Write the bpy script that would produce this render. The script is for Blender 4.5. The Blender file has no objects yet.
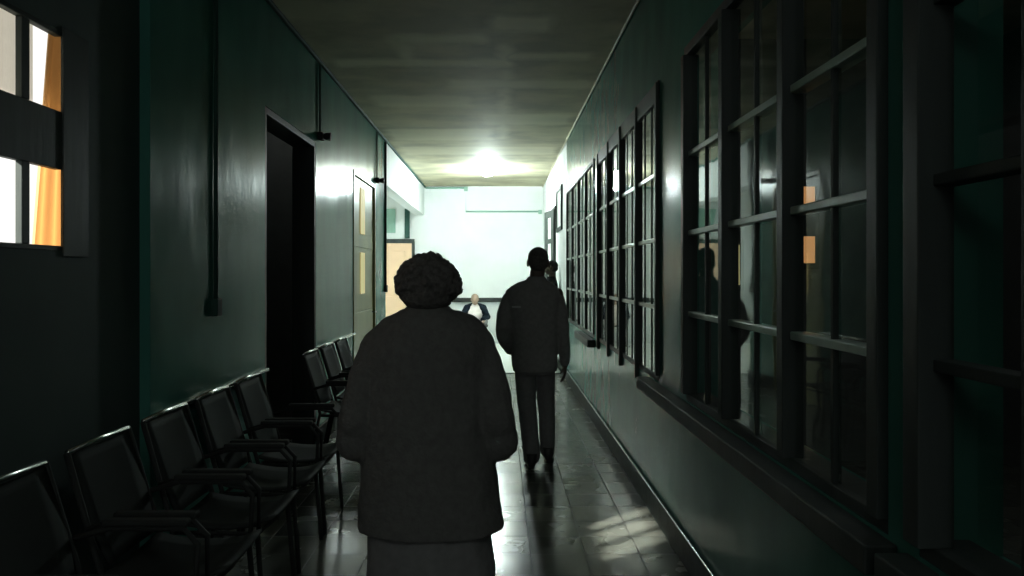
import bpy, bmesh, math, random
from mathutils import Vector, Matrix
random.seed(7)
sc = bpy.context.scene
C = sc.collection
H = 3.48          # ceiling height
XL, XR = -1.63, 1.0
YEND = 17.7
YBACK = -9.0

# ------------------------------------------------------------------ materials
def mat(name, col, rough=0.5, metal=0.0, spec=0.5, noise=0.0, nscale=8.0, bump=0.0, bscale=30.0,
        rvar=0.0, coat=0.0, stretch=(1, 1, 1), sheen=0.0, emit=None, emit_s=0.0):
    m = bpy.data.materials.new(name); m.use_nodes = True
    nt = m.node_tree; b = nt.nodes['Principled BSDF']
    b.inputs['Roughness'].default_value = rough
    b.inputs['Metallic'].default_value = metal
    b.inputs['Specular IOR Level'].default_value = spec
    b.inputs['Coat Weight'].default_value = coat
    b.inputs['Sheen Weight'].default_value = sheen
    tc = nt.nodes.new('ShaderNodeTexCoord'); mp = nt.nodes.new('ShaderNodeMapping')
    mp.inputs['Scale'].default_value = stretch
    nt.links.new(tc.outputs['Object'], mp.inputs['Vector'])
    n = nt.nodes.new('ShaderNodeTexNoise'); n.inputs['Scale'].default_value = nscale
    n.inputs['Detail'].default_value = 5
    nt.links.new(mp.outputs['Vector'], n.inputs['Vector'])
    cr = nt.nodes.new('ShaderNodeValToRGB')
    lo = [max(0, c * (1 - noise)) for c in col]; hi = [min(1, c * (1 + noise)) for c in col]
    cr.color_ramp.elements[0].color = (*lo, 1); cr.color_ramp.elements[1].color = (*hi, 1)
    cr.color_ramp.elements[0].position = .3; cr.color_ramp.elements[1].position = .7
    nt.links.new(n.outputs['Fac'], cr.inputs['Fac'])
    nt.links.new(cr.outputs['Color'], b.inputs['Base Color'])
    if rvar:
        mr = nt.nodes.new('ShaderNodeMapRange')
        mr.inputs['From Min'].default_value = .3; mr.inputs['From Max'].default_value = .7
        mr.inputs['To Min'].default_value = max(0.02, rough - rvar); mr.inputs['To Max'].default_value = rough + rvar
        nt.links.new(n.outputs['Fac'], mr.inputs['Value']); nt.links.new(mr.outputs[0], b.inputs['Roughness'])
    if bump:
        n2 = nt.nodes.new('ShaderNodeTexNoise'); n2.inputs['Scale'].default_value = bscale
        n2.inputs['Detail'].default_value = 3
        nt.links.new(mp.outputs['Vector'], n2.inputs['Vector'])
        bp = nt.nodes.new('ShaderNodeBump'); bp.inputs['Strength'].default_value = bump
        bp.inputs['Distance'].default_value = .01
        nt.links.new(n2.outputs['Fac'], bp.inputs['Height']); nt.links.new(bp.outputs['Normal'], b.inputs['Normal'])
    if emit:
        b.inputs['Emission Color'].default_value = (*emit, 1); b.inputs['Emission Strength'].default_value = emit_s
    return m

M = {}
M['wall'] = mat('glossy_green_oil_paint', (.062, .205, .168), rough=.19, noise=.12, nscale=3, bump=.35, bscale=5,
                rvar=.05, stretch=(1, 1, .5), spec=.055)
M['endwall'] = mat('pale_green_and_lit_wall_paint', (.76, .80, .795), rough=.6, noise=.04, nscale=2)  # end wall paint; also colours the far side-wall sections as brightly lit
M['matwall'] = mat('dull_dark_green_paint', (.075, .105, .10), rough=.7, spec=.2, noise=.12, nscale=2)
M['black'] = mat('dark_room_paint', (.10, .105, .10), rough=.8, noise=.1)
M['wood'] = mat('dark_varnished_timber', (.045, .055, .052), rough=.5, spec=.12, noise=.25, nscale=6, bump=.1, stretch=(1, 1, .15))
M['muntin'] = mat('grey_green_glazing_bar', (.26, .36, .31), rough=.3, noise=.15, nscale=6)
M['steel'] = mat('worn_steel', (.45, .47, .46), rough=.28, metal=1, noise=.1)
M['pipe'] = mat('painted_conduit', (.03, .08, .065), rough=.7, spec=.2, noise=.1)
M['palepipe'] = mat('pale_green_conduit', (.27, .46, .38), rough=.6, noise=.05)
M['chrome'] = mat('bright_metal_edge', (.8, .82, .8), rough=.22, metal=1, noise=.05)
M['frame'] = mat('dark_painted_tube', (.034, .037, .036), rough=.7, spec=.15, noise=.1)
M['darkplastic'] = mat('black_plastic', (.034, .037, .036), rough=.7, spec=.15, noise=.1)
M['seat'] = mat('dark_moulded_seat', (.034, .04, .038), rough=.75, spec=.12, noise=.12, nscale=4)
M['cream'] = mat('peach_door_paint', (.86, .60, .40), rough=.5, noise=.06, nscale=2)
M['olive'] = mat('olive_yellow_door_paint', (.33, .32, .115), rough=.35, noise=.2, nscale=2, stretch=(1, 1, .3))
M['skirting'] = mat('dark_glossy_skirting', (.022, .03, .026), rough=.55, spec=.08, noise=.3, nscale=9, bump=.2, bscale=14)
M['coat'] = mat('black_wool_coat', (.135, .135, .13), rough=.95, spec=.1, noise=.12, nscale=40, bump=.4, bscale=90)
M['jacket'] = mat('black_jacket', (.24, .24, .235), rough=.85, spec=.15, noise=.1, nscale=30, bump=.2, bscale=60)
M['trouser'] = mat('black_trousers', (.20, .20, .20), rough=.95, spec=.1, noise=.1, nscale=30)
M['navy'] = mat('dark_blue_jacket', (.008, .013, .02), rough=.9, spec=.1, noise=.2, nscale=20)
M['shirt'] = mat('white_shirt', (.85, .78, .76), rough=.9, noise=.03)
M['hair'] = mat('dark_curly_hair', (.11, .105, .10), rough=.9, spec=.15, noise=.3, nscale=60, bump=.6, bscale=120)
M['deepblack'] = mat('black_cloth', (.018, .018, .018), rough=.95, spec=.1)
M['greyhair'] = mat('thin_grey_hair', (.30, .27, .22), rough=.8, noise=.2, nscale=60)
M['skin'] = mat('skin', (.36, .25, .19), rough=.6, noise=.08, nscale=20)
M['darkskin'] = mat('dim_skin', (.12, .09, .075), rough=.7, noise=.08, nscale=20)
M['darkskin2'] = mat('shaded_brown_skin', (.06, .045, .035), rough=.8, spec=.2)
M['shoe'] = mat('black_shoe_leather', (.05, .05, .05), rough=.4, noise=.1)
M['tag'] = mat('grey_reflective_tag', (.35, .37, .36), rough=.4, noise=.1)
M['paper'] = mat('pale_paper', (.75, .80, .76), rough=.7, noise=.05)
M['lamp'] = mat('lit_lamp_glass', (.9, .9, .9), emit=(.93, 1.0, .96), emit_s=60)
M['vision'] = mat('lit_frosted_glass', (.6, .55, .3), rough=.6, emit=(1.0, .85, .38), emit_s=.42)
M['amber'] = mat('glowing_amber_glass', (.6, .35, .15), rough=.6, emit=(1.0, .46, .17), emit_s=.5)
M['lens'] = mat('dark_lens', (.1, .12, .1), rough=.2)

def glass():
    m = bpy.data.materials.new('window_glass'); m.use_nodes = True; nt = m.node_tree
    nt.nodes.remove(nt.nodes['Principled BSDF']); out = nt.nodes['Material Output']
    fr = nt.nodes.new('ShaderNodeFresnel'); fr.inputs['IOR'].default_value = 1.65
    tr = nt.nodes.new('ShaderNodeBsdfTransparent'); tr.inputs['Color'].default_value = (.93, .96, .94, 1)
    gl = nt.nodes.new('ShaderNodeBsdfGlossy'); gl.inputs['Roughness'].default_value = .03
    gl.inputs['Color'].default_value = (.95, .98, .96, 1)
    mx = nt.nodes.new('ShaderNodeMixShader')
    nz = nt.nodes.new('ShaderNodeTexNoise'); nz.inputs['Scale'].default_value = 2.5
    tc = nt.nodes.new('ShaderNodeTexCoord'); nt.links.new(tc.outputs['Object'], nz.inputs['Vector'])
    bp = nt.nodes.new('ShaderNodeBump'); bp.inputs['Strength'].default_value = .12; bp.inputs['Distance'].default_value = .01
    nt.links.new(nz.outputs['Fac'], bp.inputs['Height']); nt.links.new(bp.outputs['Normal'], gl.inputs['Normal'])
    geo = nt.nodes.new('ShaderNodeNewGeometry'); inv = nt.nodes.new('ShaderNodeMath'); inv.operation = 'SUBTRACT'; inv.inputs[0].default_value = 1
    nt.links.new(geo.outputs['Backfacing'], inv.inputs[1]); ml = nt.nodes.new('ShaderNodeMath'); ml.operation = 'MULTIPLY'
    nt.links.new(fr.outputs[0], ml.inputs[0]); nt.links.new(inv.outputs[0], ml.inputs[1]); nt.links.new(ml.outputs[0], mx.inputs[0]); nt.links.new(tr.outputs[0], mx.inputs[1]); nt.links.new(gl.outputs[0], mx.inputs[2])
    nt.links.new(mx.outputs[0], out.inputs[0]); return m
M['glass'] = glass()

def curtain(name, col):
    m = bpy.data.materials.new(name); m.use_nodes = True; nt = m.node_tree
    nt.nodes.remove(nt.nodes['Principled BSDF']); out = nt.nodes['Material Output']
    tl = nt.nodes.new('ShaderNodeBsdfTranslucent'); df = nt.nodes.new('ShaderNodeBsdfDiffuse')
    n = nt.nodes.new('ShaderNodeTexNoise'); n.inputs['Scale'].default_value = 25
    cr = nt.nodes.new('ShaderNodeValToRGB')
    cr.color_ramp.elements[0].color = (*[c * .85 for c in col], 1); cr.color_ramp.elements[1].color = (*col, 1)
    nt.links.new(n.outputs['Fac'], cr.inputs['Fac'])
    nt.links.new(cr.outputs['Color'], tl.inputs['Color']); nt.links.new(cr.outputs['Color'], df.inputs['Color'])
    mx = nt.nodes.new('ShaderNodeMixShader'); mx.inputs[0].default_value = .1
    nt.links.new(tl.outputs[0], mx.inputs[1]); nt.links.new(df.outputs[0], mx.inputs[2]); nt.links.new(mx.outputs[0], out.inputs[0])
    return m
M['orange'] = curtain('orange_curtain_cloth', (.62, .42, .23))
M['sheer'] = curtain('white_sheer_cloth', (.93, .90, .84))

def floor_mat():
    m = bpy.data.materials.new('polished_floor_tiles'); m.use_nodes = True; nt = m.node_tree
    b = nt.nodes['Principled BSDF']; L = nt.links
    tc = nt.nodes.new('ShaderNodeTexCoord'); mp = nt.nodes.new('ShaderNodeMapping')
    mp.inputs['Location'].default_value = (.12, .1, 0)
    L.new(tc.outputs['Object'], mp.inputs['Vector'])
    br = nt.nodes.new('ShaderNodeTexBrick'); br.offset = 0; br.inputs['Scale'].default_value = 1
    br.inputs['Brick Width'].default_value = .3; br.inputs['Row Height'].default_value = .3
    br.inputs['Mortar Size'].default_value = .004; br.inputs['Mortar Smooth'].default_value = .3
    br.inputs['Color1'].default_value = (.085, .095, .08, 1); br.inputs['Color2'].default_value = (.15, .16, .135, 1)
    br.inputs['Mortar'].default_value = (.03, .03, .028, 1)
    L.new(mp.outputs[0], br.inputs['Vector'])
    nz = nt.nodes.new('ShaderNodeTexNoise'); nz.inputs['Scale'].default_value = 3; nz.inputs['Detail'].default_value = 6
    L.new(mp.outputs[0], nz.inputs['Vector'])
    mx = nt.nodes.new('ShaderNodeMix'); mx.data_type = 'RGBA'; mx.blend_type = 'MULTIPLY'; mx.inputs['Factor'].default_value = .5
    L.new(br.outputs['Color'], mx.inputs[6]); L.new(nz.outputs['Fac'], mx.inputs[7]); L.new(mx.outputs[2], b.inputs['Base Color'])
    mr = nt.nodes.new('ShaderNodeMapRange'); mr.inputs['From Min'].default_value = .3; mr.inputs['From Max'].default_value = .7
    mr.inputs['To Min'].default_value = .14; mr.inputs['To Max'].default_value = .30
    L.new(nz.outputs['Fac'], mr.inputs['Value'])
    ad = nt.nodes.new('ShaderNodeMath'); ad.operation = 'MULTIPLY_ADD'; ad.inputs[1].default_value = .4
    L.new(br.outputs['Fac'], ad.inputs[0]); L.new(mr.outputs[0], ad.inputs[2]); L.new(ad.outputs[0], b.inputs['Roughness'])
    # per-tile tilt: bump from tile colour differences
    w = nt.nodes.new('ShaderNodeTexNoise'); w.inputs['Scale'].default_value = 3.2; w.inputs['Detail'].default_value = 1
    L.new(mp.outputs[0], w.inputs['Vector'])
    b1 = nt.nodes.new('ShaderNodeBump'); b1.inputs['Strength'].default_value = .25; b1.inputs['Distance'].default_value = .01
    L.new(w.outputs['Fac'], b1.inputs['Height'])
    b2 = nt.nodes.new('ShaderNodeBump'); b2.inputs['Strength'].default_value = .5; b2.inputs['Distance'].default_value = .002; b2.invert = True
    L.new(br.outputs['Fac'], b2.inputs['Height']); L.new(b1.outputs[0], b2.inputs['Normal'])
    L.new(b2.outputs[0], b.inputs['Normal'])
    b.inputs['Specular IOR Level'].default_value = .55
    return m
M['floor'] = floor_mat()
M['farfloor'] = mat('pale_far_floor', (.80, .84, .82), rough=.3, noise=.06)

def ceil_mat():
    """dull beige paint with lighter roller-patched rectangles, each where the ceiling has one, plus a painted lamp-glow streak"""
    m = bpy.data.materials.new('patched_ceiling_paint'); m.use_nodes = True; nt = m.node_tree
    b = nt.nodes['Principled BSDF']; L = nt.links; b.inputs['Roughness'].default_value = .7
    N = nt.nodes.new
    tc = N('ShaderNodeTexCoord'); dn = N('ShaderNodeTexNoise'); dn.inputs['Scale'].default_value = 4; dn.inputs['Detail'].default_value = 4
    L.new(tc.outputs['Object'], dn.inputs['Vector'])
    sub = N('ShaderNodeVectorMath'); sub.operation = 'SUBTRACT'; sub.inputs[1].default_value = (.5, .5, .5); L.new(dn.outputs['Color'], sub.inputs[0])
    sc_ = N('ShaderNodeVectorMath'); sc_.operation = 'SCALE'; sc_.inputs['Scale'].default_value = .16; L.new(sub.outputs[0], sc_.inputs[0])
    ad = N('ShaderNodeVectorMath'); ad.operation = 'ADD'; L.new(tc.outputs['Object'], ad.inputs[0]); L.new(sc_.outputs[0], ad.inputs[1])
    sp = N('ShaderNodeSeparateXYZ'); L.new(ad.outputs[0], sp.inputs[0])
    def M_(op, a, c, clamp=False):
        n = N('ShaderNodeMath'); n.operation = op; n.use_clamp = clamp
        for k, v in enumerate((a, c)):
            if isinstance(v, (int, float)): n.inputs[k].default_value = v
            else: L.new(v, n.inputs[k])
        return n.outputs[0]
    def side(v, lo, hi, soft):
        c = M_('ABSOLUTE', M_('SUBTRACT', v, (lo + hi) / 2), 0)
        return M_('DIVIDE', M_('SUBTRACT', (hi - lo) / 2 + soft / 2, c), soft, True)
    tot = None
    for x0, x1, y0, y1, w in ((-.85, -.12, 6.48, 6.74, 1), (-.06, .42, 6.02, 6.40, 1), (-1.5, .12, 7.22, 7.48, .9), (.08, .85, 7.02, 7.24, .8), (0, .12, 6.75, 7.4, .8),
                              (-.90, -.76, 6.5, 7.4, .7), (-.5, .95, 8.0, 8.35, .6), (-1.4, -.3, 8.7, 9.3, .55), (-.2, .9, 9.7, 10.4, .6), (-1.5, -.1, 10.7, 11.6, .6),
                              (-1.5, .9, 12.2, 13.0, .5), (-1.3, -.5, 5.2, 5.42, .6), (.3, .9, 5.3, 5.5, .4), (.02, .14, 7.6, 11.5, .5), (-1.2, .6, 4.2, 4.5, .5)):  # the long narrow strip down the middle paints the lamp's glow streak
        k = M_('MULTIPLY', M_('MULTIPLY', side(sp.outputs[0], x0, x1, .10), side(sp.outputs[1], y0, y1, .14)), w)
        tot = k if tot is None else M_('MAXIMUM', tot, k)
    n2 = N('ShaderNodeTexNoise'); n2.inputs['Scale'].default_value = 1.3; n2.inputs['Detail'].default_value = 7
    mp = N('ShaderNodeMapping'); mp.inputs['Scale'].default_value = (1, 1.4, 1); L.new(tc.outputs['Object'], mp.inputs['Vector']); L.new(mp.outputs[0], n2.inputs['Vector'])
    cr = N('ShaderNodeValToRGB'); L.new(n2.outputs['Fac'], cr.inputs['Fac'])
    cr.color_ramp.elements[0].color = (.36, .33, .23, 1); cr.color_ramp.elements[1].color = (.60, .55, .385, 1)
    cr.color_ramp.elements[0].position = .38; cr.color_ramp.elements[1].position = .62
    mx = N('ShaderNodeMix'); mx.data_type = 'RGBA'; L.new(tot, mx.inputs['Factor']); L.new(cr.outputs['Color'], mx.inputs[6]); mx.inputs[7].default_value = (.88, .83, .64, 1)
    L.new(mx.outputs[2], b.inputs['Base Color'])
    return m
M['ceiling'] = ceil_mat()

# ------------------------------------------------------------------ helpers
def bx(bm, x0, x1, y0, y1, z0, z1, bev=0.0):
    vs = [bm.verts.new((x, y, z)) for x in (x0, x1) for y in (y0, y1) for z in (z0, z1)]
    q = [(0, 1, 3, 2), (4, 6, 7, 5), (0, 4, 5, 1), (2, 3, 7, 6), (0, 2, 6, 4), (1, 5, 7, 3)]
    fs = [bm.faces.new([vs[i] for i in f]) for f in q]
    if bev:
        es = list({e for f in fs for e in f.edges})
        bmesh.ops.bevel(bm, geom=es, offset=bev, segments=2, affect='EDGES', profile=.5)
    return vs

def tube(bm, pts, rads, n=14, flat=None):
    """ring sweep along pts; flat scales each ring along the 2nd axis"""
    pts = [Vector(p) for p in pts]; rings = []
    if not hasattr(rads, '__len__'): rads = [rads] * len(pts)
    ref = Vector((0, 0, 1))
    d0 = (pts[-1] - pts[0]).normalized()
    if abs(d0.z) > .8: ref = Vector((0, 1, 0))
    for i, p in enumerate(pts):
        a = pts[max(0, i - 1)]; b = pts[min(len(pts) - 1, i + 1)]
        d = (b - a).normalized(); u = d.cross(ref).normalized(); v = d.cross(u).normalized()
        f = flat if flat else 1
        rings.append([bm.verts.new(p + u * rads[i] * math.cos(t) + v * rads[i] * f * math.sin(t))
                      for t in [2 * math.pi * k / n for k in range(n)]])
    for a, b in zip(rings, rings[1:]):
        for k in range(n): bm.faces.new((a[k], a[(k + 1) % n], b[(k + 1) % n], b[k]))
    bm.faces.new(rings[0][::-1]); bm.faces.new(rings[-1])

def loft(bm, rings, n=32, e=2.3, wob=0.0):
    """rings: (z, cx, cy, rx, ry)"""
    R = []
    for z, cx, cy, rx, ry in rings:
        r = []
        for k in range(n):
            t = 2 * math.pi * k / n; c, s = math.cos(t), math.sin(t)
            w = 1 + wob * math.sin(7 * t + z * 2)
            r.append(bm.verts.new((cx + rx * w * math.copysign(abs(c) ** (2 / e), c), cy + ry * w * math.copysign(abs(s) ** (2 / e), s), z)))
        R.append(r)
    for a, b in zip(R, R[1:]):
        for k in range(n): bm.faces.new((a[k], a[(k + 1) % n], b[(k + 1) % n], b[k]))
    bm.faces.new(R[0][::-1]); bm.faces.new(R[-1])

def ell(bm, c, r, rot=None, sub=3):
    g = bmesh.ops.create_icosphere(bm, subdivisions=sub, radius=1)
    m = Matrix.Translation(Vector(c)) @ (rot.to_4x4() if rot else Matrix.Identity(4)) @ Matrix.Diagonal((*r, 1))
    bmesh.ops.transform(bm, matrix=m, verts=g['verts'])

def limb(bm, pts, rads, n=14):
    tube(bm, pts, rads, n)
    for p, r in zip(pts, rads): ell(bm, p, (r, r, r), sub=2)

def obj(name, bm, m, parent=None, smooth=False, loc=None):
    bmesh.ops.recalc_face_normals(bm, faces=bm.faces)
    me = bpy.data.meshes.new(name); bm.to_mesh(me); bm.free()
    me.materials.append(m)
    if smooth:
        for p in me.polygons: p.use_smooth = True
    o = bpy.data.objects.new(name, me); C.objects.link(o)
    if parent: o.parent = parent
    if loc: o.location = loc
    return o

def organic(name, bm, m, parent, voxel=.008, smooth=4, fold=0.0):
    """union of overlapping shapes -> one continuous skin"""
    o = obj(name, bm, m, parent)
    r = o.modifiers.new('r', 'REMESH'); r.mode = 'VOXEL'; r.voxel_size = voxel
    s = o.modifiers.new('s', 'SMOOTH'); s.factor = .5; s.iterations = smooth
    if fold:
        t = bpy.data.textures.new(name + '_folds', 'CLOUDS'); t.noise_scale = .09
        d = o.modifiers.new('d', 'DISPLACE'); d.texture = t; d.strength = fold; d.mid_level = .5
    dg = bpy.context.evaluated_depsgraph_get(); dg.update()
    me = bpy.data.meshes.new_from_object(o.evaluated_get(dg))
    old = o.data; o.modifiers.clear(); o.data = me; bpy.data.meshes.remove(old)
    if not me.materials: me.materials.append(m)
    for p in me.polygons: p.use_smooth = True
    me.name = name
    return o

def NB(): return bmesh.new()

def thing(name, label, cat, loc=(0, 0, 0), rz=0, group=None):
    o = bpy.data.objects.new(name, None); C.objects.link(o); o.location = loc; o.rotation_euler = (0, 0, rz)
    o.empty_display_size = .1
    o['label'] = label; o['category'] = cat
    if group: o['group'] = group
    return o

def tag(o, label, cat, group=None):
    o['label'] = label; o['category'] = cat
    if group: o['group'] = group
    return o

def struct(o, label=None, cat=None):
    o['kind'] = 'structure'
    if label: o['label'] = label
    if cat: o['category'] = cat
    return o

def copy_tree(o, parent=None):
    c = o.copy(); C.objects.link(c); c.parent = parent
    for ch in [k for k in list(o.children)]: copy_tree(ch, c)
    return c

# ------------------------------------------------------------------ setting
T = .2
bm = NB(); bx(bm, XL - 2.6, XR + 3.2, YBACK, 12.4, -.1, 0)
struct(obj('floor', bm, M['floor']), 'dark polished square floor tiles of the corridor', 'floor')
bm = NB(); bx(bm, XL - 2.6, XR + 3.2, 12.4, YEND + .2, -.1, 0)
struct(obj('floor_far', bm, M['farfloor']), 'pale floor past the threshold at the bright far end', 'floor')
bm = NB(); bx(bm, XL + .022, XR - .022, 12.36, 12.44, 0, .006, .002)
struct(obj('trim_1', bm, M['skirting']), 'dark threshold strip across the corridor floor', 'threshold')
bm = NB(); bx(bm, -3.6, XR + 3.2, YBACK, 4.3, H, H + .1); bx(bm, -2.9, XR + 3.2, 4.3, 11.4, H, H + .1); bx(bm, XL - 2.6, XR + 3.2, 11.4, YEND + .2, H, H + .1)  # near slab overhangs past the left wall, added to block sun from upper panes
struct(obj('ceiling', bm, M['ceiling']), 'patched beige ceiling of the corridor', 'ceiling')
# end wall (runs on behind the side hall)
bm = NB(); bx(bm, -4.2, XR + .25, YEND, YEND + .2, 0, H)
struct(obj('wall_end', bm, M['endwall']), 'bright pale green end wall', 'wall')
bm = NB(); bx(bm, -4.2, XR + 3.2, YBACK - .2, YBACK, 0, H)
struct(obj('wall_back', bm, M['matwall']), 'dim wall at the corridor end behind the viewer', 'wall')

# left wall: near dull bay with the window hole, then glossy wall with two doorways, then beam over side hall
XN = XL - .05
WY0, WY1, WZ0, WZ1 = 2.32, 3.103, 1.628, 2.473
TN = .05
bm = NB()
bx(bm, XN - TN, XN, YBACK, WY0, 0, H); bx(bm, XN - TN, XN, WY1 + .15, 3.75, 0, H); bx(bm, XN - T, XN - TN, 3.70, 4.3, 0, H)
bx(bm, XN - TN, XN, WY0, WY1 + .15, 0, WZ0); bx(bm, XN - TN, XN, WY0, WY1 + .15, WZ1, H)
struct(obj('wall_left_near', bm, M['matwall']), 'dull dark wall bay around the small bright window', 'wall')
D1 = (5.60, 7.16); D2 = (9.0, 10.6); DZ = 2.72; YC = 11.6
bm = NB()
bx(bm, XL - T, XL, 3.75, D1[0], 0, H); bx(bm, XL - T, XL, *D1, DZ, H); bx(bm, XL - T, XL, D1[1], D2[0], 0, H)
bx(bm, XL - T, XL, *D2, DZ, H); bx(bm, XL - T, XL, D2[1], YC, 0, H)
struct(obj('wall_left', bm, M['wall']), 'glossy green left wall with two doorways', 'wall')
bm = NB(); bx(bm, XL - T, XL, YC, YEND, 2.84, H)  # paler copy of the wall colour holds the strong light on the beam
struct(obj('wall_left_beam', bm, M['endwall']), 'beam over the opening to the side hall, coloured pale as if lit', 'beam')
# dark room behind the first doorway, closet behind second, side hall
bm = NB()
bx(bm, -2.8, -2.75, 5.4, 8.4, 0, H); bx(bm, -2.8, XL - T, 5.35, 5.4, 0, H); bx(bm, -2.8, XL - T, 8.4, 8.45, 0, H)
struct(obj('wall_dark_room', bm, M['black']), 'unlit room beyond the black doorway', 'wall')
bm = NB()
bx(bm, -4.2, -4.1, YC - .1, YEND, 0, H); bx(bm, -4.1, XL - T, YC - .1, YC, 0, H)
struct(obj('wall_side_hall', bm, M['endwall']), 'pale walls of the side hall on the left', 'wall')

# right wall
UA = (8.30, 11.6); UB = (4.95, 7.95); UC = (2.05, 4.25); UD = (.30, 1.90)
ZS, ZT = .87, 2.74
DR = (13.8, 14.7)
bm = NB()
bx(bm, XR, XR + T, YBACK, 11.65, 0, ZS); bx(bm, XR, XR + T, YBACK, 11.65, ZT, H)
prev = YBACK
for a, b in (UD, UC, UB, UA):
    bx(bm, XR, XR + T, prev, a, ZS, ZT); prev = b
bx(bm, XR, XR + T, prev, 11.65, ZS, ZT)
struct(obj('wall_right', bm, M['wall']), 'glossy green right wall around the glazed screens', 'wall')
bm = NB(); bx(bm, XR, XR + T, 11.65, DR[0], 0, H); bx(bm, XR, XR + T, DR[0], DR[1], DZ, H); bx(bm, XR, XR + T, DR[1], YEND, 0, H)  # wall colour lightened here in place of the bright light at the far end
struct(obj('wall_right_far', bm, M['endwall']), 'end of the right wall past the last screen, coloured pale as if lit', 'wall')
bm = NB()
bx(bm, 4.1, 4.2, YBACK, 12.9, 0, H); bx(bm, XR + T, 4.1, 12.9, 13.0, 0, H)
bx(bm, XR + T, 2.6, 16.0, 16.1, 0, H); bx(bm, 2.6, 2.7, 13, 16.1, 0, H)
struct(obj('wall_right_rooms', bm, M['black']), 'unlit rooms behind the glazed screens', 'wall')
# skirtings
def skirt(name, x0, x1, segs, label):
    bm = NB()
    for a, b in segs: bx(bm, x0, x1, a, b, 0, .155, .005)
    return struct(obj(name, bm, M['skirting']), label, 'skirting')
skirt('baseboard_right', XR - .02, XR, [(YBACK, DR[0])], 'dark glossy skirting along the right wall')
skirt('baseboard_left', XL, XL + .02, [(3.75, D1[0]), (D1[1], D2[0]), (D2[1], YC)], 'dark skirting along the left wall')
bm = NB(); tube(bm, [(XR - .018, YBACK, .160), (XR - .018, DR[0], .160)], .0055, 8)  # shiny strip added to draw the highlight on the skirting's upper edge
struct(obj('trim_2', bm, M['chrome'], smooth=True), 'thin shiny strip added for the highlight along the right skirting top', 'trim')
# ceiling edge strips: the pale right one stands in for the corner highlight
bm = NB(); tube(bm, [(XR - .012, YBACK, H - .012), (XR - .012, YEND, H - .012)], .011, 8)
struct(obj('trim_3', bm, M['ceiling'], smooth=True), 'pale strip for the highlight where right wall meets ceiling', 'trim')
bm = NB(); bx(bm, XL, XL + .03, 3.75, YEND, H - .03, H, .004)
struct(obj('trim_4', bm, M['pipe']), 'dark strip where left wall meets ceiling', 'trim')
# chair rail left wall
bm = NB()
for a, b in ((3.75, D1[0]), (D1[1], D2[0])): bx(bm, XL, XL + .03, a, b, .862, .885, .006)
struct(obj('trim_5', bm, M['chrome']), 'thin shiny metal chair rail along the left wall', 'trim')

# ---- doorway 1 (open, black)
bm = NB()
for y0, y1 in ((D1[0] - .0, D1[0] + .05), (D1[1] - .05, D1[1])): bx(bm, XL - T, XL - .002, y0, y1, 0, DZ, .004)
bx(bm, XL - T, XL - .002, D1[0] + .05, D1[1] - .05, DZ - .05, DZ, .004)
d1 = struct(obj('door_1', bm, M['wood']), 'tall black open doorway in the left wall', 'doorway')
bm = NB(); bx(bm, XL - .95, XL - T, D1[0] + .055, D1[0] + .095, .01, DZ - .06, .004)
obj('door_leaf', bm, M['wood'], d1)
# ---- doorway 2 (olive leaf with lit vision strips)
bm = NB()
for y0, y1 in ((D2[0], D2[0] + .05), (D2[1] - .05, D2[1])): bx(bm, XL - T, XL + .01, y0, y1, 0, DZ, .004)
bx(bm, XL - T, XL + .01, D2[0] + .05, D2[1] - .05, DZ - .05, DZ, .004)
d2 = struct(obj('door_2', bm, M['olive']), 'olive yellow door with two glowing glass strips, left wall', 'door')
bm = NB(); bx(bm, XL - .07, XL - .02, D2[0] + .05, D2[1] - .05, .01, DZ - .05, .004)
bx(bm, XL - .022, XL - .010, D2[0] + .10, D2[1] - .10, 1.86, 1.93)
bx(bm, XL - .022, XL - .010, D2[0] + .10, D2[1] - .10, .20, 1.10, .02)
obj('door_leaf', bm, M['olive'], d2)
for z0, z1 in ((2.02, 2.58), (1.30, 1.80)):
    bm = NB(); bx(bm, XL - .024, XL - .008, 9.55, 9.86, z0, z1, .005)
    obj('glass_strip', bm, M['vision'], d2)
bm = NB(); tube(bm, [(XL - .02, 10.42, 1.05), (XL + .04, 10.42, 1.05), (XL + .04, 10.3, 1.05)], .01, 8)
obj('door_handle', bm, M['steel'], d2, True)
bm = NB(); bx(bm, -2.8, XL - T, 8.9, 9.0, 0, H); bx(bm, -2.8, XL - T, 10.6, 10.7, 0, H); bx(bm, -2.8, -2.75, 8.9, 10.7, 0, H)
struct(obj('wall_closet', bm, M['black']), 'room shut behind the olive door', 'wall')

# ---- side-hall door in end wall: black frame, peach leaf, transom panes
xd0, xd1 = -2.95, -1.90
bm = NB()
for x0, x1 in ((xd0 - .06, xd0), (xd1, xd1 + .06)): bx(bm, x0, x1, YEND - .07, YEND, 0, 2.30, .004)
bx(bm, xd0 - .06, xd1 + .06, YEND - .09, YEND, 2.22, 2.31, .004)
d3 = struct(obj('door_3', bm, M['wood']), 'peach door in a black frame inside the side hall', 'door')
bm = NB(); bx(bm, xd0, xd1, YEND - .05, YEND - .002, .01, 2.22, .004); bx(bm, xd0 + .15, xd1 - .15, YEND - .062, YEND - .045, 1.2, 2.05, .01)
bx(bm, xd0 + .15, xd1 - .15, YEND - .062, YEND - .045, .2, 1.05, .01)
obj('door_leaf', bm, M['cream'], d3)
bm = NB(); tube(bm, [(xd1 - .08, YEND - .05, 1.05), (xd1 - .08, YEND - .1, 1.05), (xd1 - .2, YEND - .1, 1.05)], .01, 8)
obj('door_handle', bm, M['steel'], d3, True)
bm = NB(); bx(bm, -2.75, -2.27, YEND - .03, YEND, 2.45, 2.98); obj('transom_panel', bm, M['palepipe'], d3)
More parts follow.
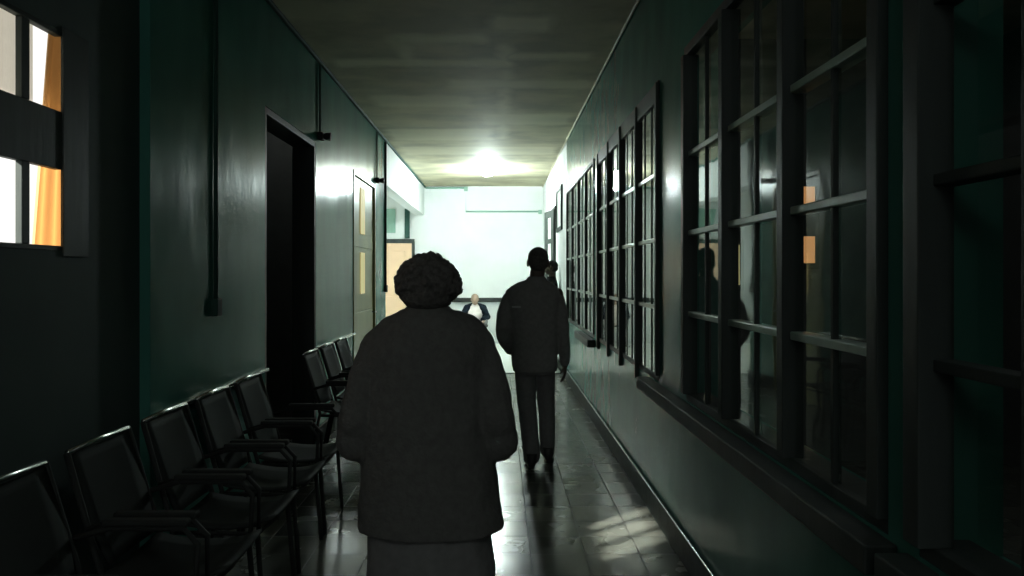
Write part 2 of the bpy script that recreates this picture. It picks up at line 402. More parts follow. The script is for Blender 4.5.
bm = NB(); bx(bm, -2.06, -1.95, YEND - .05, YEND, 2.33, 2.98, .004); obj('transom_post', bm, M['pipe'], d3)

# ---- right far door: ajar dark glazed leaf + frame
d4 = struct(obj('door_4', (lambda b: (bx(b, XR - .02, XR + T, DR[0], DR[0] + .05, 0, DZ, .004), bx(b, XR - .02, XR + T, DR[1] - .05, DR[1], 0, DZ, .004),
            bx(b, XR - .02, XR + T, DR[0] + .05, DR[1] - .05, DZ - .05, DZ, .004), b)[-1])(NB()), M['wood']), 'dark glazed door standing ajar far down the right wall', 'door')
lf = NB()
W = .84
bx(lf, -.022, .022, 0, .24, .01, 2.66); bx(lf, -.022, .022, W - .24, W, .01, 2.66)
for z0, z1 in ((.01, .75), (1.16, 1.24), (1.62, 1.70), (2.08, 2.16), (2.54, 2.66)): bx(lf, -.022, .022, .24, W - .24, z0, z1)
leaf = obj('door_leaf', lf, M['wood'], d4); leaf.location = (XR - .02, DR[0] + .02, 0); leaf.rotation_euler = (0, 0, math.radians(7.5))
for z0, z1 in ((.75, 1.16), (1.24, 1.62), (1.70, 2.08), (2.16, 2.54)):
    bm = NB(); bx(bm, -.004, .004, .24, W - .24, z0, z1); obj('pane', bm, M['paper'], leaf)
bm = NB(); tube(bm, [(-.02, W - .06, 1.05), (-.07, W - .06, 1.05), (-.07, W - .18, 1.05)], .01, 8); obj('door_handle', bm, M['steel'], leaf, True)

# ------------------------------------------------------------------ window_1 : left, small panes with curtains
bm = NB()
bx(bm, XN - .03, XN + .001, WY0, WY0 + .03, WZ0, WZ1, .003); bx(bm, XN - .006, XN + .006, WY1 - .02, WY1 + .17, WZ0 - .02, WZ1 + .02, .002)
bx(bm, XN - .03, XN + .001, WY0 + .03, WY1 - .02, WZ0, WZ0 + .02, .003); bx(bm, XN - .03, XN + .001, WY0 + .03, WY1 - .02, WZ1 - .02, WZ1, .003)
w1 = struct(obj('window_1', bm, M['wood']), 'small dark framed window with orange curtain, upper left', 'window')
bm = NB(); bx(bm, XN - .03, XN, WY0 + .03, WY1 - .02, 1.941, 2.164, .003); obj('transom', bm, M['wood'], w1)
for y in (2.566, 2.824):
    for z0, z1 in ((WZ0 + .02, 1.941), (2.164, WZ1 - .02)):
        bm = NB(); bx(bm, XN - .025, XN, y, y + .048, z0, z1, .003); obj('glazing_bar', bm, M['wood'], w1)
def drape(name, y0, y1, z0, z1, x, amp, waves, m, label, slant=0.0):
    bm = NB(); n = 60; rows = []
    for side in (0, .004):
        for z in [z0 + (z1 - z0) * i / 8 for i in range(9)]:
            rows.append([bm.verts.new((x - side + amp * math.sin(2 * math.pi * waves * i / n), y0 + (y1 - y0) * i / n + slant * (z1 - z) * (1 - i / n), z)) for i in range(n + 1)])
    for a, b in list(zip(rows[:9], rows[1:9])) + list(zip(rows[9:], rows[10:])):
        for k in range(n): bm.faces.new((a[k], a[k + 1], b[k + 1], b[k]))
    o = obj(name, bm, m, None, True); tag(o, label, 'curtain'); return o
drape('curtain', 3.065, 3.235, WZ0 + .004, WZ1 - .004, XN - .040, .006, 3, M['orange'], 'orange curtain hanging outside the upper-left window panes', slant=-.13)
drape('sheer_curtain', 2.20, 3.13, 2.05, 2.62, XN - .14, .008, 7, M['sheer'], 'short white sheer curtain across the top panes of the left window')

# ------------------------------------------------------------------ glazed screens on the right
ZM = (1.33, 1.755, 2.17)
def screen(nm, y0, y1, nb, label, sub=3, gx=.030, bd=.35, posts=None, post_depth=.05, low=False, ajar=None, postw=.05, zt=ZT, barm='wood'):
    bm = NB()
    bx(bm, XR - .012, XR + .12, y0, y1, zt - .05 - (.07 if low else 0), zt, .004)
    bx(bm, XR - .0, XR + .12, y0, y1, ZS, ZS + .04, .004)
    w = struct(obj(nm, bm, M['wood']), label, 'window')
    ps = posts or [y0 + (y1 - y0) * i / nb for i in range(nb + 1)]
    for i, p in enumerate(ps):
        p0 = min(max(p - postw / 2, y0), y1 - postw)
        bm = NB(); bx(bm, XR - post_depth, XR + .045, p0, p0 + postw, (ZS - .07) if low and 0 < i else ZS + .04, zt - .012 if low else zt - .05, .004)
        obj('post', bm, M['wood'], w)
    for i, (a, b) in enumerate(zip(ps, ps[1:])):
        a += postw / 2; b -= postw / 2
        if ajar is not None and i == ajar: continue
        for k in range(1, sub):
            y = a + (b - a) * k / sub
            bm = NB(); bx(bm, XR - post_depth * bd, XR + .03, y - .010, y + .010, ZS + .04, zt - .05, .003)
            obj('glazing_bar', bm, M[barm], w)
        for z in ZM:
            bm = NB(); bx(bm, XR - .004, XR + .055, a, b, z - .014, z + .014, .004); obj('crossbar', bm, M['wood'] if nm == 'window_5' else M['muntin'], w)  # nearest screen's bars get a darker colour to look unlit
        bm = NB(); bx(bm, XR + gx, XR + gx + .006, a, b, ZS + .04, zt - .05); obj('pane', bm, M['glass'], w)
    return w
wa = screen('window_2', UA[0], UA[1], 4, 'farthest green glazed screen in the right wall', sub=2, post_depth=.012, gx=.004, bd=.4, barm='muntin')
wb = screen('window_3', UB[0], UB[1], 4, 'middle glazed screen with long dark posts, right wall', sub=3, posts=[4.95, 5.72, 6.47, 7.20, 7.95], gx=.003, bd=.1, post_depth=.024, low=True)
wc = screen('window_4', UC[0], UC[1], 3, 'near dim glazed screen just past the pilaster, right wall', sub=2, posts=[2.05, 2.76, 3.50, 4.25], post_depth=.03, postw=.06, gx=.012, bd=-.1)
wd = screen('window_5', UD[0], UD[1], 2, 'nearest unlit glazed screen at the right edge', sub=2, post_depth=.04, postw=.07)
# narrow glowing panes added on a partition behind the near screen
bm = NB(); bx(bm, XR + T, 4.1, 6.6, 6.7, 0, H)
struct(obj('wall_screen_room', bm, M['black']), 'partition inside the room behind the near screen', 'wall')
w6 = bpy.data.objects.new('glow_pane_1', None); C.objects.link(w6); w6.location = (2.55, 6.6, 1.6); struct(w6, 'narrow glowing orange panes seen through the near screen', 'window')
bm = NB(); bx(bm, -.09, -.06, -.03, 0, -.02, .72); bx(bm, .06, .09, -.03, 0, -.02, .72); bx(bm, -.06, .06, -.03, 0, -.02, .03)
bx(bm, -.06, .06, -.03, 0, .25, .46); bx(bm, -.06, .06, -.03, 0, .66, .72); obj('frame', bm, M['wood'], w6)
for z0, z1 in ((.03, .25), (.46, .66)):
    bm = NB(); bx(bm, -.06, .06, -.012, -.001, z0, z1); obj('pane', bm, M['amber'], w6)
w7 = bpy.data.objects.new('glow_pane_2', None); C.objects.link(w7); w7.location = (1.97, 6.6, 1.4); struct(w7, 'thin pale glowing pane seen through the near screen', 'window')
bm = NB(); bx(bm, -.05, -.02, -.03, 0, 0, .42); bx(bm, .02, .05, -.03, 0, 0, .42); obj('frame', bm, M['wood'], w7)
bm = NB(); bx(bm, -.02, .02, -.012, -.001, .05, .38); obj('pane', bm, M['vision'], w7)
# sills
def sill(y0, y1, label, n):
    bm = NB(); bx(bm, XR - .085, XR - .0005, y0, y1, .785, .862, .006); return struct(obj(n, bm, M['wood']), label, 'sill')
sill(8.2, 9.6, 'dark ledge under the farthest screen', 'trim_6')
sill(2.0, 5.3, 'dark ledge running under the near screens', 'trim_7')
sill(.2, 1.95, 'dark ledge under the nearest screen', 'trim_8')

# ------------------------------------------------------------------ fittings
def conduit(pts, r, m, label, nm='wall_mounted_pipe', boxes=(), bm_=None, cat='pipe'):
    t = thing(nm, label, cat, tuple(pts[-1]))
    o = Vector(pts[-1])
    bm = NB(); tube(bm, [Vector(p) - o for p in pts], r, 8); obj('pipe', bm, m, t, True)
    for (c, s) in boxes:
        bm = NB(); c = Vector(c) - o; bx(bm, c.x - s[0], c.x + s[0], c.y - s[1], c.y + s[1], c.z - s[2], c.z + s[2], .006)
        obj('box', bm, bm_ or m, t)
    return t
conduit([(XL + .014, 4.58, H - .06), (XL + .014, 4.58, 1.37)], .013, M['pipe'], 'vertical dark conduit on the left wall before the black doorway', boxes=[((XL + .02, 4.58, 1.35), (.019, .04, .05))])
conduit([(XL + .014, 11.5, H - .04), (XL + .014, 11.5, 1.36)], .016, M['darkplastic'], 'thin black conduit down the corner of the side hall', boxes=[((XL + .02, 11.5, 1.33), (.019, .05, .05))])
for y, lab in ((7.26, 'small dark fitting beside the top of the black doorway'), (10.68, 'small dark fitting beside the top of the olive door')):
    t = thing('wall_fitting', lab, 'wall fitting', (XL, y, 2.79), group=None)
    bm = NB(); tube(bm, [(.014, 0, H - 2.79 - .04), (.014, 0, .03)], .010, 8); obj('pipe', bm, M['pipe'], t, True)
    bm = NB(); bx(bm, .001, .05, -.05, .05, -.035, .035, .01); obj('housing', bm, M['darkplastic'], t)
    bm = NB(); tube(bm, [(.05, 0, 0), (.075, 0, -.002), (.11, 0, -.004)], [.022, .034, .038], 16); obj('cap', bm, M['darkplastic'], t, True)
yy = YEND - .024
conduit([(XL + .03, yy, 3.44), (-.72, yy, 3.44)], .022, M['palepipe'], 'green pipe along the top left of the end wall', boxes=[((-.71, yy - .004, 3.42), (.04, .018, .05))])
conduit([(-.71, yy, 3.36), (-.71, yy, 2.92), (XR - .08, yy, 2.92)], .018, M['palepipe'], 'pale green pipe dropping and running across the end wall', boxes=[((XR - .07, yy - .004, 2.91), (.04, .018, .045))])
# framed notice on the right wall
t = thing('framed_notice', 'black framed notice high on the right wall past the far screen', 'frame', (XR - .002, 12.85, 2.23))
bm = NB()
bx(bm, -.03, 0, -.5, -.44, 0, .7, .003); bx(bm, -.03, 0, .44, .5, 0, .7, .003); bx(bm, -.03, 0, -.44, .44, 0, .06, .003); bx(bm, -.03, 0, -.44, .44, .64, .7, .003)
obj('frame', bm, M['wood'], t)
bm = NB(); bx(bm, -.012, -.001, -.44, .44, .06, .64); obj('sheet', bm, M['paper'], t)
# ceiling lamp
t = thing('ceiling_lamp', 'glowing round lamp on the ceiling near the far end', 'lamp', (-.2, 14.9, H - .001))
bm = NB(); tube(bm, [(0, 0, 0), (0, 0, -.03)], [.17, .16], 32); obj('base', bm, M['paper'], t, True)
bm = NB(); ell(bm, (0, 0, -.03), (.14, .14, .09), sub=4); obj('glass_dome', bm, M['lamp'], t, True)

# ------------------------------------------------------------------ waiting chairs
def make_chair():
    t = thing('waiting_chair', '', 'chair')
    # local: faces +x, width along y
    bm = NB(); n = 12; prof = []
    for i in range(n + 1):   # seat curve
        u = i / n; prof.append((.02 + .44 * u, .425 + .03 * (2 * u - 1) ** 2 + (.012 if u > .9 else 0)))
    def slab(bm, prof, hw, th, dirv):
        up, dn = [], []
        for k, (x, z) in enumerate(prof):
            w = hw(k / (len(prof) - 1))
            ru, rd = [], []
            for j in range(7):
                s = -1 + 2 * j / 6; dip = .012 * (1 - s * s)
                ru.append(bm.verts.new((x - dirv[0] * dip, s * w, z - dirv[1] * dip)))
                rd.append(bm.verts.new((x - dirv[0] * (dip + th), s * w, z - dirv[1] * (dip + th))))
            up.append(ru); dn.append(rd)
        for a in range(len(prof) - 1):
            for j in range(6):
                bm.faces.new((up[a][j], up[a][j + 1], up[a + 1][j + 1], up[a + 1][j])); bm.faces.new((dn[a][j], dn[a + 1][j], dn[a + 1][j + 1], dn[a][j + 1]))
            bm.faces.new((up[a][0], up[a + 1][0], dn[a + 1][0], dn[a][0])); bm.faces.new((up[a][6], dn[a][6], dn[a + 1][6], up[a + 1][6]))
        for r in (0, -1):
            for j in range(6): bm.faces.new((up[r][j], dn[r][j], dn[r][j + 1], up[r][j + 1]))
    slab(bm, prof, lambda u: .235, .012, (0, 1)); obj('seat', bm, M['seat'], t, True)
    bm = NB(); prof = [(.03 - .13 * (i / 10), .47 + .41 * (i / 10)) for i in range(11)]
    slab(bm, prof, lambda u: .19 + .045 * math.sin(math.pi * min(u, .55) / 1.1), .014, (.95, .3)); obj('backrest', bm, M['seat'], t, True)
    bm = NB(); tube(bm, [(-.108, -.235, .89), (-.113, 0, .895), (-.108, .235, .89)], .012, 10); obj('top_rail', bm, M['chrome'], t, True)
    for s in (-1, 1):
        bm = NB(); tube(bm, [(.40, .25 * s, .40), (.43, .26 * s, 0.0)], .012, 10); obj('leg', bm, M['frame'], t, True)
        bm = NB(); tube(bm, [(-.108, .24 * s, .89), (.03, .25 * s, .42), (-.06, .26 * s, 0.0)], .012, 10); obj('leg', bm, M['frame'], t, True)
        bm = NB(); tube(bm, [(-.02, .262 * s, .62), (.10, .266 * s, .655), (.36, .266 * s, .655), (.41, .262 * s, .60), (.405, .252 * s, .41)], .011, 10)
        ar = obj('armrest', bm, M['frame'], t, True)
        bm = NB(); bx(bm, .08, .38, .266 * s - .022, .266 * s + .022, .664, .688, .008); obj('arm_pad', bm, M['darkplastic'], ar)
    bm = NB(); tube(bm, [(.05, 0, .405), (.04, -.25, .405), (.40, -.25, .40), (.41, 0, .395), (.40, .25, .40), (.04, .25, .405), (.045, .01, .405)], .010, 8); obj('seat_frame', bm, M['frame'], t, True)
    return t
ch = make_chair()
spots = [(2.52, 'leftmost dark waiting chair, nearest the small window'), (3.14, 'second waiting chair from the left edge of the photo'),
         (3.76, 'waiting chair with a dimly shining top rail, below the conduit'), (4.38, 'waiting chair with the brightest white top rail'),
         (5.00, 'waiting chair at the near edge of the black doorway'),
         (6.66, 'waiting chair just past the black doorway'), (7.30, 'waiting chair with pale side edge, second past the black doorway'),
         (7.94, 'farthest waiting chair, hidden mostly by the curly haired person')]
for i, (y, lab) in enumerate(spots):
    o = ch if i == 0 else copy_tree(ch)
    o.location = (-1.455, y, 0); o['label'] = lab; o['group'] = 'waiting chairs along the left wall'

# bench at end wall
t = thing('bench', 'small dark backless bench under the seated person at the end wall', 'bench', (-.49, YEND - .3, 0))
bm = NB(); bx(bm, -.27, .27, -.22, .20, .40, .43, .006); obj('seat', bm, M['wood'], t)
for x in (-.22, .22):
    for y in (-.17, .15):
        bm = NB(); bx(bm, x - .02, x + .02, y - .02, y + .02, 0, .398, .004); obj('leg', bm, M['frame'], t)
t = thing('handrail', 'black handrail across the bright end wall behind the seated person', 'handrail', (-.55, YEND - .001, .97))
bm = NB(); bx(bm, -.95, .95, -.075, -.03, -.05, .045, .012); obj('rail', bm, M['darkplastic'], t)
for x in (-.8, 0, .8):
    bm = NB(); bx(bm, x - .02, x + .02, -.029, 0, -.03, .03, .004); obj('bracket', bm, M['darkplastic'], t)

# ------------------------------------------------------------------ people
def head(bm, c, s=1.0, pitch=0.0):
    """head facing +y centred at c"""
    R = Matrix.Rotation(pitch, 3, 'X'); c = Vector(c)
    def e(p, r, sub=3): ell(bm, c + R @ (Vector(p) * s), tuple(k * s for k in r), R, sub)
    e((0, -.012, .025), (.076, .094, .088)); e((0, .028, -.03), (.060, .066, .078)); e((0, .052, -.085), (.030, .026, .020))
    tube(bm, [c + R @ (Vector(p) * s) for p in ((0, .085, .01), (0, .108, -.028), (0, .092, -.036))], [.010 * s, .015 * s, .012 * s], 8)
    e((0, .088, -.062), (.024, .010, .007), 2); e((0, .086, -.074), (.021, .010, .007), 2)
    for k in (-1, 1):
        e((.030 * k, .078, .004), (.015, .011, .010), 2); e((.030 * k, .082, .024), (.020, .009, .006), 2)
        e((.078 * k, -.005, -.012), (.012, .020, .033), 2); e((.045 * k, .05, -.03), (.022, .024, .022), 2)

def hand(bm, w, d, nrm, thumb, curl=.5, s=1.0):
    """w wrist, d finger direction, nrm palm normal (fingers curl towards it), thumb side vector"""
    w = Vector(w); d = Vector(d).normalized(); nrm = Vector(nrm); nrm = (nrm - d * nrm.dot(d)).normalized()
    side = Vector(thumb); side = (side - d * side.dot(d) - nrm * side.dot(nrm)).normalized()
    R = Matrix((side, d, nrm)).transposed()
    ell(bm, w + d * .045 * s, (.040 * s, .052 * s, .017 * s), R)
    tube(bm, [w - d * .03, w + d * .02], [.026 * s, .028 * s], 10, .7)
    for k, (off, ln) in enumerate(((.030, .072), (.010, .080), (-.010, .074), (-.029, .058))):
        p = w + d * (.080 - .004 * abs(k - 1)) * s + side * off * s; pts = [p]; a = 0
        for q in range(3):
            a += curl * (.5 + .35 * q); dd = d * math.cos(a) + nrm * math.sin(a); p = p + dd * ln * s * (.45, .32, .25)[q]; pts.append(p)
        limb(bm, pts, [.0095 * s, .009 * s, .0082 * s, .0072 * s], 10)
    p = w + d * .022 * s + side * .030 * s
    a = (d * .6 + side * .65 + nrm * .3).normalized(); b = (d * .85 + side * .2 + nrm * .45).normalized()
    limb(bm, [p, p + a * .038 * s, p + a * .038 * s + b * .030 * s, p + a * .038 * s + b * .055 * s], [.013 * s, .011 * s, .010 * s, .008 * s], 10)

def shoe(bm, heel, toe, s=1.0):
    h = Vector(heel); t = Vector(toe); d = (t - h); L = d.length; d.normalize()
    ang = math.atan2(d.x, d.y); R = Matrix.Rotation(-ang, 3, 'Z')
    for f, r in ((.15, (.036, .05, .05)), (.45, (.038, .09, .040)), (.75, (.046, .075, .030))):
        c = h + d * L * f; ell(bm, (c.x, c.y, c.z + r[2]), r, R)
    c = h + d * L * .1; tube(bm, [(c.x, c.y, c.z + .05), (c.x, c.y, c.z + .12)], [.042, .045], 12)

# --- woman with curly hair, near
P1 = thing('person', 'person with round curly hair in a long dark coat, walking away, nearest', 'person', (-.262, 3.0, 0))
b = NB()
head(b, (0, .02, 1.50))
limb(b, [(0, 0, 1.34), (0, .01, 1.45)], [.055, .052])
loft(b, [(.80, 0, 0, .15, .10), (.95, 0, 0, .16, .11), (1.08, 0, 0, .13, .09), (1.22, 0, 0, .155, .10), (1.32, 0, 0, .16, .09), (1.37, 0, 0, .08, .06)])
for s in (-1, 1):
    wr = (.155 * s, .19, .875)
    limb(b, [(.165 * s, 0, 1.31), (.235 * s, -.04, 1.00), wr], [.045, .038, .026])
    hand(b, wr, (-.55 * s, .75, -.1), (0, -.3, -1), (0, .6, .6) if False else (.6 * s * -1, .2, .7), curl=.7, s=.92)
    limb(b, [(.085 * s, 0, .84), (.09 * s, .02 + .05 * s, .46), (.09 * s, .10 * s - .02, .09)], [.085, .055, .038])
organic('body', b, M['darkskin'], P1, .007, 2)
b = NB()   # coat
loft(b, [(.595, .012, 0, .272, .205), (.70, .006, 0, .262, .198), (.85, 0, 0, .25, .19), (1.0, 0, -.005, .235, .18), (1.15, 0, -.005, .225, .165),
         (1.24, 0, -.005, .232, .155), (1.30, .004, 0, .228, .142), (1.345, .008, 0, .205, .125), (1.38, .010, 0, .165, .11), (1.405, .005, .005, .11, .09)], wob=.012)
for s in (-1, 1):
    limb(b, [(.178 * s, 0, 1.275), (.222 * s, -.02, 1.15), (.252 * s, -.05, 1.00), (.262 * s, -.03, .92), (.21 * s, .10, .885), (.165 * s, .18, .875)], [.072, .074, .078, .080, .072, .058])
loft(b, [(1.345, 0, 0, .10, .095), (1.40, 0, 0, .092, .09), (1.42, 0, .0, .08, .078)])
organic('coat', b, M['coat'], P1, .010, 3, .014)
b = NB(); loft(b, [(.30, .012, 0, .245, .19), (.45, .01, 0, .24, .18), (.62, 0, 0, .225, .17), (.80, 0, 0, .17, .13)], wob=.02)
organic('skirt', b, M['trouser'], P1, .012, 3, .01)
b = NB()
ell(b, (-.002, .0, 1.512), (.107, .112, .088)); ell(b, (-.002, -.03, 1.458), (.096, .09, .060))
for i in range(520):
    z = random.uniform(-1, 1); a = random.uniform(0, 2 * math.pi); r = math.sqrt(1 - z * z)
    v = Vector((r * math.cos(a), r * math.sin(a), z))
    if v.y > .45 and v.z < .35: continue
    base = Vector((0, -.005, 1.505)) + Vector((v.x * (.110 if v.z > -.3 else .100), v.y * .112, v.z * .098)) * random.uniform(.92, 1.09)
    base.z = max(base.z, 1.412)
    rr = random.uniform(.009, .021)
    ell(b, base, (rr, rr, rr * random.uniform(.8, 1.3)), sub=1)
organic('hair', b, M['hair'], P1, .006, 1)
for s in (-1, 1):
    b = NB(); shoe(b, (.09 * s, .10 * s - .08, 0), (.10 * s, .10 * s + .16, 0)); organic('shoe', b, M['shoe'], P1, .008, 2)

# --- man mid corridor
P2 = thing('person', 'short haired person in a dark jacket and trousers walking mid corridor', 'person', (.279, 6.55, 0))
b = NB()
head(b, (.050, .02, 1.642), 1.06)
limb(b, [(.03, -.005, 1.42), (.046, .005, 1.57)], [.062, .060])
loft(b, [(.82, .03, 0, .155, .11), (1.0, .02, 0, .15, .10), (1.2, .02, 0, .17, .11), (1.36, .02, 0, .18, .10), (1.44, .02, 0, .10, .07)])
lw = (-.175, .15, .90); rw = (.272, .035, .80)
limb(b, [(-.17, 0, 1.38), (-.243, -.06, 1.10), lw], [.05, .04, .028]); limb(b, [(.205, 0, 1.38), (.25, -.02, 1.09), rw], [.05, .04, .027])
hand(b, rw, (-.03, .03, -1), (-1, .1, 0), (0, 1, 0), curl=.35); hand(b, lw, (.35, .5, -.6), (.8, 0, .5), (0, .5, .8), curl=.7)
limb(b, [(-.055, 0, .86), (-.045, -.02, .50), (-.012, -.18, .10)], [.08, .055, .04]); limb(b, [(.11, 0, .86), (.118, .06, .50), (.13, .05, .10)], [.08, .055, .04])
organic('body', b, M['darkskin'], P2, .007, 2)
b = NB()
loft(b, [(.745, .022, 0, .178, .135), (.80, .022, 0, .188, .14), (.95, .02, 0, .186, .135), (1.10, .015, 0, .195, .135), (1.25, .01, 0, .215, .14),
         (1.35, .012, 0, .232, .13), (1.40, .012, 0, .222, .12), (1.44, .015, 0, .19, .10), (1.468, .022, 0, .14, .09), (1.49, .035, 0, .085, .078), (1.52, .04, 0, .07, .068)])
limb(b, [(-.188, 0, 1.335), (-.228, -.03, 1.22), (-.240, -.06, 1.10), (-.235, -.03, 1.03), (-.20, .06, .96), (-.178, .13, .91)], [.060, .061, .061, .060, .056, .048])
limb(b, [(.208, 0, 1.34), (.236, -.01, 1.22), (.247, -.02, 1.09), (.262, .01, .95), (.270, .033, .815)], [.058, .058, .055, .050, .043])
organic('jacket', b, M['jacket'], P2, .009, 3, .012)
b = NB()
loft(b, [(.72, .022, 0, .160, .115), (.80, .022, 0, .165, .12), (.95, .022, 0, .15, .11)])
limb(b, [(-.055, 0, .78), (-.052, -.01, .62), (-.046, -.02, .50), (-.030, -.09, .32), (-.012, -.17, .13), (-.010, -.175, .085)], [.090, .086, .078, .073, .070, .068])
limb(b, [(.100, 0, .78), (.113, .04, .62), (.117, .06, .50), (.126, .06, .32), (.130, .055, .13), (.131, .055, .085)], [.088, .080, .074, .068, .064, .062])
organic('trousers', b, M['trouser'], P2, .009, 2, .010)
for h, t_ in (((-.010, -.26, 0), (-.035, .02, 0)), ((.132, -.03, 0), (.155, .25, 0))):
    b = NB(); shoe(b, h, t_); organic('shoe', b, M['shoe'], P2, .007, 2)
b = NB(); ell(b, (.050, .0, 1.674), (.085, .104, .088)); ell(b, (.050, -.035, 1.62), (.076, .062, .060)); organic('hair', b, M['hair'], P2, .007, 1)
bm = NB(); bx(bm, -.168, -.095, -.148, -.140, 1.268, 1.284, .002); obj('reflective_tag', bm, M['tag'], P2)['label'] = 'grey tag on the jacket back'

# --- person by right wall, mostly hidden
P3 = thing('person', 'dark figure half hidden behind the walking man, beside the right wall', 'person', (.86, 13.0, 0), math.radians(90))
b = NB()
head(b, (0, .0, 1.645), 1.05); limb(b, [(0, -.02, 1.42), (0, -.01, 1.56)], [.06, .055])
loft(b, [(.82, 0, 0, .15, .10), (1.0, 0, 0, .14, .09), (1.25, 0, 0, .17, .10), (1.38, 0, 0, .17, .09), (1.45, 0, -.01, .09, .06)])
for s in (-1, 1):
    limb(b, [(.19 * s, 0, 1.37), (.22 * s, -.02, 1.09), (.20 * s, .06, .84)], [.048, .04, .028]); hand(b, (.20 * s, .06, .84), (0, .1, -1), (-s, 0, 0), (0, 1, 0), .4)
    limb(b, [(.09 * s, 0, .86), (.095 * s, .02, .48), (.10 * s, 0, .10)], [.08, .055, .04])
organic('body', b, M['darkskin2'], P3, .009, 2)
b = NB(); loft(b, [(.76, 0, 0, .175, .115), (1.0, 0, 0, .17, .112), (1.25, 0, 0, .19, .12), (1.38, 0, 0, .185, .11), (1.45, 0, -.01, .11, .08), (1.50, 0, -.01, .07, .07)])
for s in (-1, 1): limb(b, [(.185 * s, 0, 1.36), (.225 * s, -.02, 1.09), (.202 * s, .055, .86)], [.058, .052, .042])
organic('jacket', b, M['deepblack'], P3, .012, 3)
b = NB(); loft(b, [(.74, 0, 0, .16, .11), (.90, 0, 0, .15, .10)])
for s in (-1, 1): limb(b, [(.085 * s, 0, .78), (.095 * s, .02, .48), (.10 * s, 0, .10)], [.085, .07, .06])
organic('trousers', b, M['deepblack'], P3, .012, 3)
for s in (-1, 1):
    b = NB(); shoe(b, (.10 * s, -.08, 0), (.13 * s, .18, 0)); organic('shoe', b, M['shoe'], P3, .009, 2)
b = NB(); ell(b, (0, -.018, 1.678), (.085, .10, .086)); ell(b, (0, -.05, 1.63), (.078, .065, .06)); organic('hair', b, M['deepblack'], P3, .008, 1)

# --- seated man at the end
P4 = thing('person', 'person in dark jacket and white shirt sitting bent forward at the corridor end', 'person', (-.49, 17.28, 0), math.radians(180))
b = NB()
head(b, (0, .34, 1.00), 1.0, -.35)
limb(b, [(0, .20, .86), (0, .29, .94)], [.058, .054])
limb(b, [(0, 0, .57), (0, .08, .68), (0, .17, .80)], [.12, .12, .12]); ell(b, (0, .17, .82), (.18, .09, .08))
for s in (-1, 1):
    limb(b, [(.09 * s, 0, .52), (.205 * s, .42, .52), (.205 * s, .40, .09)], [.085, .06, .04])
    w = (-.165, .56, .53) if s < 0 else (.13, .56, .60)
    limb(b, [(.18 * s, .17, .82), (.265 * s, .30, .62), w], [.05, .04, .028]); hand(b, w, (-.35 * s, .35, -.8), (0, -1, .1), (-s, .2, .1), .5)
organic('body', b, M['skin'], P4, .007, 2)
b = NB(); limb(b, [(0, .16, .58), (0, .26, .68), (0, .27, .80)], [.15, .16, .11]); ell(b, (0, .26, .885), (.07, .05, .04))
organic('shirt', b, M['shirt'], P4, .010, 2)
b = NB()
limb(b, [(0, -.02, .60), (0, .05, .70), (0, .13, .80)], [.155, .16, .15])
ell(b, (0, .14, .84), (.215, .10, .085))
for s in (-1, 1):
    limb(b, [(.175 * s, .16, .82), (.268 * s, .28, .63), (.17 * s, .50, .585)], [.072, .066, .050])
    limb(b, [(.11 * s, .20, .86), (.185 * s, .22, .74), (.19 * s, .18, .58)], [.055, .060, .055])
organic('jacket', b, M['navy'], P4, .010, 2, .008)
b = NB(); ell(b, (0, 0, .53), (.16, .13, .09))
for s in (-1, 1): limb(b, [(.09 * s, .02, .53), (.205 * s, .42, .53), (.205 * s, .405, .10)], [.095, .078, .062])
organic('trousers', b, M['trouser'], P4, .010, 2)
for s in (-1, 1):
    b = NB(); shoe(b, (.205 * s, .34, 0), (.23 * s, .60, 0)); organic('shoe', b, M['shoe'], P4, .009, 2)
b = NB(); R = Matrix.Rotation(-.35, 3, 'X'); ell(b, Vector((0, .34, 1.00)) + R @ Vector((0, -.035, .030)), (.081, .082, .082), R); organic('hair', b, M['greyhair'], P4, .007, 1)

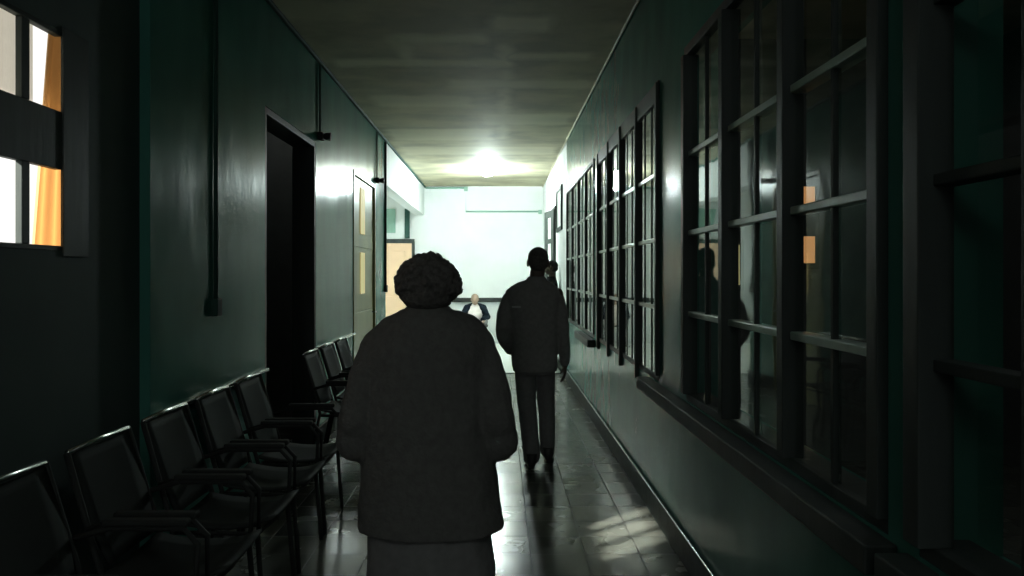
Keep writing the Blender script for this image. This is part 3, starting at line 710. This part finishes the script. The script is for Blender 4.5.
# ------------------------------------------------------------------ light
def area(nm, loc, rot, sx, sy, p, col):
    l = bpy.data.lights.new(nm, 'AREA'); l.shape = 'RECTANGLE'; l.size = sx; l.size_y = sy; l.energy = p; l.color = col
    o = bpy.data.objects.new(nm, l); C.objects.link(o); o.location = loc; o.rotation_euler = rot; return o
l = bpy.data.lights.new('ceiling_lamp_light', 'POINT'); l.energy = 235; l.shadow_soft_size = .12; l.color = (.84, 1, .975)
o = bpy.data.objects.new('ceiling_lamp_light', l); C.objects.link(o); o.location = (-.2, 14.9, H - .26)
area('side_hall_daylight', (-4.0, 15.0, 1.7), (0, math.radians(-122), 0), 2.0, 4.0, 105, (.84, 1, .98))
area('back_fill_light', (-.3, YBACK + .1, 1.8), (math.radians(90), 0, 0), 2.0, 2.2, 32, (.97, 1, .98))  # added fill from behind the viewer, lifts surfaces facing the camera
area('near_fill_light', (-.3, -1.6, H - .02), (math.radians(20), 0, 0), 1.6, 1.2, 26, (.92, 1, .96))  # added overhead fill, raises the blacks of the near corridor
area('dark_room_fill', (-2.2, 7.9, H - .1), (math.radians(-20), 0, 0), .5, .5, 1.6, (1, 1, .98))  # added fill so the first doorway is not fully black
area('screen_room_fill', (2.6, 3.2, H - .1), (0, 0, 0), 1.5, 5, 7, (1, 1, 1))  # unseen fill added to lift the dark behind the near screens
area('screen_room_far_fill', (2.6, 9.5, H - .1), (0, 0, 0), 1.5, 4, 3, (1, 1, .9))  # weaker added fill behind the farther screens

l = bpy.data.lights.new('sun', 'SUN'); l.energy = 21; l.angle = .02; l.color = (1, .97, .88)
o = bpy.data.objects.new('sun', l); C.objects.link(o)
o.rotation_euler = Vector((2.47, 2.10, -1.795)).to_track_quat('-Z', 'Y').to_euler()

w = bpy.data.worlds.new('world'); sc.world = w; w.use_nodes = True
w.node_tree.nodes['Background'].inputs[0].default_value = (1, .985, .95, 1)
w.node_tree.nodes['Background'].inputs[1].default_value = 1.15

# ------------------------------------------------------------------ camera
cam = bpy.data.cameras.new('camera'); co = bpy.data.objects.new('camera', cam); C.objects.link(co)
co.location = (0, 0, 1.54); co.rotation_euler = (math.radians(90), 0, 0)
cam.sensor_width = 36; cam.lens = 36 * 800 / 1024; cam.shift_x = 14 / 1024; cam.shift_y = -14 / 1024
cam.clip_start = .05
sc.camera = co
sc.view_settings.view_transform = 'Standard'; sc.view_settings.look = 'None'
sc.view_settings.exposure = 0; sc.view_settings.gamma = 1; sc.view_settings.use_curve_mapping = False
sc.cycles.use_denoising = True
sc.cycles.max_bounces = 10; sc.cycles.diffuse_bounces = 5; sc.cycles.glossy_bounces = 6; sc.cycles.transparent_max_bounces = 16
sc.cycles.caustics_reflective = True; sc.cycles.caustics_refractive = False
sc.cycles.sample_clamp_indirect = 6
